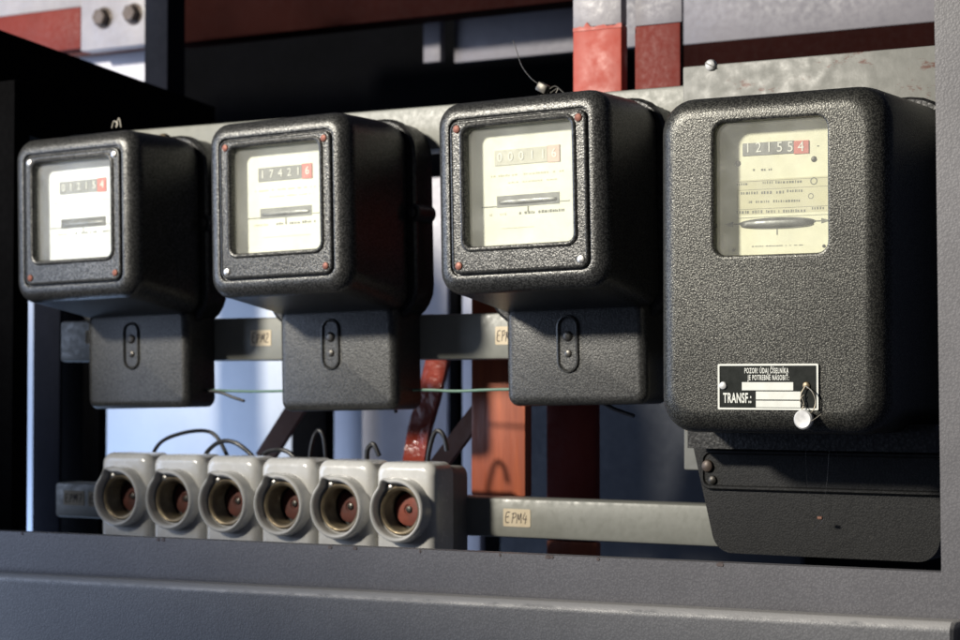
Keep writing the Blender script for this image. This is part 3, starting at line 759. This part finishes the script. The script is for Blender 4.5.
bar('dark maroon beam under the pale top right panel', 684, 1060, 33, 80, .44, .03, 'maroon', 'cross_beam', 'beam', xm=810)
# sloping black beam
a0, a1 = P(-60, 60, -.02), P(205, 140, .40)
o = thing('cross_beam', 'black sloping beam from the upper left edge towards the rail', 'beam', a0)
b = MB()
def beam_loop(p, h): return [p + Vector((0, 0, h)), p + Vector((.035, 0, h)), p + Vector((.035, 0, -.055)), p + Vector((0, 0, -.055))]
t0, t1 = P(-60, 8, -.02), P(215, 107, .40)
b.loft([[t0, t0 + Vector((-.05, 0, 0)), t0 + Vector((-.05, 0, -.09)), t0 + Vector((0, 0, -.09))],
        [t1, t1 + Vector((-.05, 0, 0)), t1 + Vector((-.05, 0, -.09)), t1 + Vector((0, 0, -.09))]])
loc_build(b, 'angle_iron', 'black', o, smooth=False)

# ------------------------------------------------------------------ cables
def cable(label, pts, Y, r, mat='rubber', name='cable', group=None):
    ps = [P(p[0], p[1], Y + (p[2] if len(p) > 2 else 0)) for p in pts]
    c = ps[0]; b = MB(); b.tube([p - c for p in ps], r, 10)
    o = b.build(name, mat); o.location = c
    return tag(o, label, 'cable' if name == 'cable' else 'wire', group)
cable('long black cable arc over the second and third fuse holders', [(148, 470), (155, 450), (166, 439), (188, 432), (208, 431.5), (219, 440), (230, 462)], .13, .0018)
cable('shorter black cable arc over the third and fourth fuse holders', [(200, 466), (208, 451), (220, 442), (233, 442), (246, 450), (262, 466)], .115, .0020)
cable('low black cable arc beside the brown diagonal strap', [(256, 468), (264, 454), (276, 450), (288, 452), (300, 464)], .12, .0020)
cable('thin black cable loop above the fourth fuse holder', [(309, 468), (311, 448), (315, 434), (320, 431), (324, 440), (326, 462)], .125, .0017)
cable('small hooked black cable above the fifth fuse holder', [(367, 468), (367, 452), (370, 446), (374, 445), (379, 456)], .112, .0022)
cable('black hooked cable above the rightmost fuse holder', [(427, 470), (429, 452), (434, 434), (439, 431), (444, 437), (447, 451)], .112, .0020)
cable('thin green wire running level behind the terminal boxes', [(205, 390), (250, 391.5), (290, 391), (330, 392), (420, 390), (455, 391.2), (490, 389.8), (530, 389)], .105, .0012, 'green', 'wire')
cable('short black wire end poking out right of the left terminal box', [(206, 391), (220, 392.5), (232, 397), (244, 401)], .102, .0014, name='wire')
cable('short black wire end under the right terminal box', [(600, 401), (612, 408), (622, 412), (634, 416)], .11, .0016, name='wire')
cable('stub of black wire under the middle terminal box', [(393, 398), (395, 408), (396, 413)], .11, .0016, name='wire')
# seal wires on top of meters
w = thing('wire_seal', 'small lead seal on a curly wire on top of the third small meter', 'seal', P(543, 88, .03))
b = MB(); q = lambda x, y, Y=.03: P(x, y, Y) - w.location
b.tube([q(513, 40), q(517, 52), q(522, 66), q(531, 78), q(539, 84)], .0004, 6)
b.tube([q(548, 90), (q(555, 86)), q(561, 90), q(565, 94)], .0006, 6); b.tube([q(550, 93), q(558, 88), q(556, 93)], .0005, 6)
b.build('twisted_wire', 'darksteel', w)
b = MB(); b.box(-.0045, .0045, -.003, .003, -.0035, .0035, .0008)
bmesh.ops.rotate(b.bm, cent=(0, 0, 0), matrix=Matrix.Rotation(.5, 3, 'Y'), verts=b.bm.verts); b.build('seal_block', 'darksteel', w)
w2 = cable('tiny curled seal wire on top of the left meter', [(112, 128), (114, 121), (118, 124), (116, 127), (119, 118), (121, 127)], .03, .0005, 'wire', 'wire')
w3 = MB().cloft([(.004, .004), (.005, 0), (.0045, -.004), (.002, -.006), (.0002, -.0062)], n=16).build('seal_knob', 'brass')
w3.location = P(165, 139, .085); tag(w3, 'small brass knob behind the top of the left meter', 'knob')

# dusty cobweb strands hanging from the tall meter onto its terminal cover
rnd = random.Random(21)
cwb = thing('cobweb', 'fine dusty cobweb threads hanging over the terminal cover of the tall meter', 'cobweb', P(822, 480, .03))
for (x0, y0, x1, y1) in ((806, 440, 812, 512), (830, 436, 822, 520), (834, 440, 846, 470), (790, 505, 818, 519), (812, 512, 824, 519), (824, 519, 806, 545), (900, 460, 916, 476)):
    b = MB(); a, c = P(x0, y0, .028), P(x1, y1, .040); m_ = (a + c)/2 + Vector((rnd.uniform(-.003, .003), rnd.uniform(-.002, .002), -.002))
    b.tube([v - cwb.location for v in (a, m_, c)], .00010, 5); b.build('thread', 'darksteel', cwb)
b = MB(); q_ = P(820, 518, .040) - cwb.location
b.rloft([(.0045, .0022, .001, q_.y, q_.x, q_.z), (.0035, .0018, .0008, q_.y - .0012, q_.x, q_.z)], n=3); b.build('dust_clump', 'brown', cwb)

# ------------------------------------------------------------------ light
def area(name, loc, target, size, power, col, sy=None):
    ld = bpy.data.lights.new(name, 'AREA'); ld.energy = power; ld.color = col
    ld.shape = 'RECTANGLE' if sy else 'DISK'; ld.size = size
    if sy: ld.size_y = sy
    o = bpy.data.objects.new(name, ld); COL.objects.link(o); o.location = loc
    d = Vector(target) - Vector(loc); o.rotation_euler = d.to_track_quat('-Z', 'Y').to_euler(); return o
kc = P(600, 300, 0)
kd = Vector((-.64, -1, .50)).normalized()
kp = kc + kd * 2.6
ld = bpy.data.lights.new('key_lamp', 'SPOT'); ld.energy = 540; ld.color = (1.0, .94, .83); ld.shadow_soft_size = .13
HALF = math.radians(60); ld.spot_size = 2 * HALF; ld.spot_blend = .125
ko = bpy.data.objects.new('key_lamp', ld); COL.objects.link(ko); ko.location = kp
de = (P(560, 740, -.085) - kp).normalized(); side = de.cross(Vector((0, 0, 1))).normalized()
ko.rotation_euler = (Matrix.Rotation(HALF, 3, side) @ de).to_track_quat('-Z', 'Y').to_euler()
area('window_light', (-1.75, -.95, 1.5), (0, .0, 1.3), 1.1, 25, (.62, .74, 1.0), 1.2)
area('rear_fill_light', (-.80, .335, .80), (-.55, .55, 1.25), 0.26, 2.0, (.48, .66, 1.0), .26).data.spread = math.radians(110)  # added lamp hidden low behind the frame, throws blue onto the back panels
wd = bpy.data.worlds.new('World'); S.world = wd; wd.use_nodes = True
bg = wd.node_tree.nodes['Background']; bg.inputs[0].default_value = (.55, .65, 1, 1); bg.inputs[1].default_value = .055
S.view_settings.view_transform = 'Standard'; S.view_settings.look = 'None'; S.view_settings.exposure = 0; S.view_settings.gamma = 1
S.render.engine = 'CYCLES'
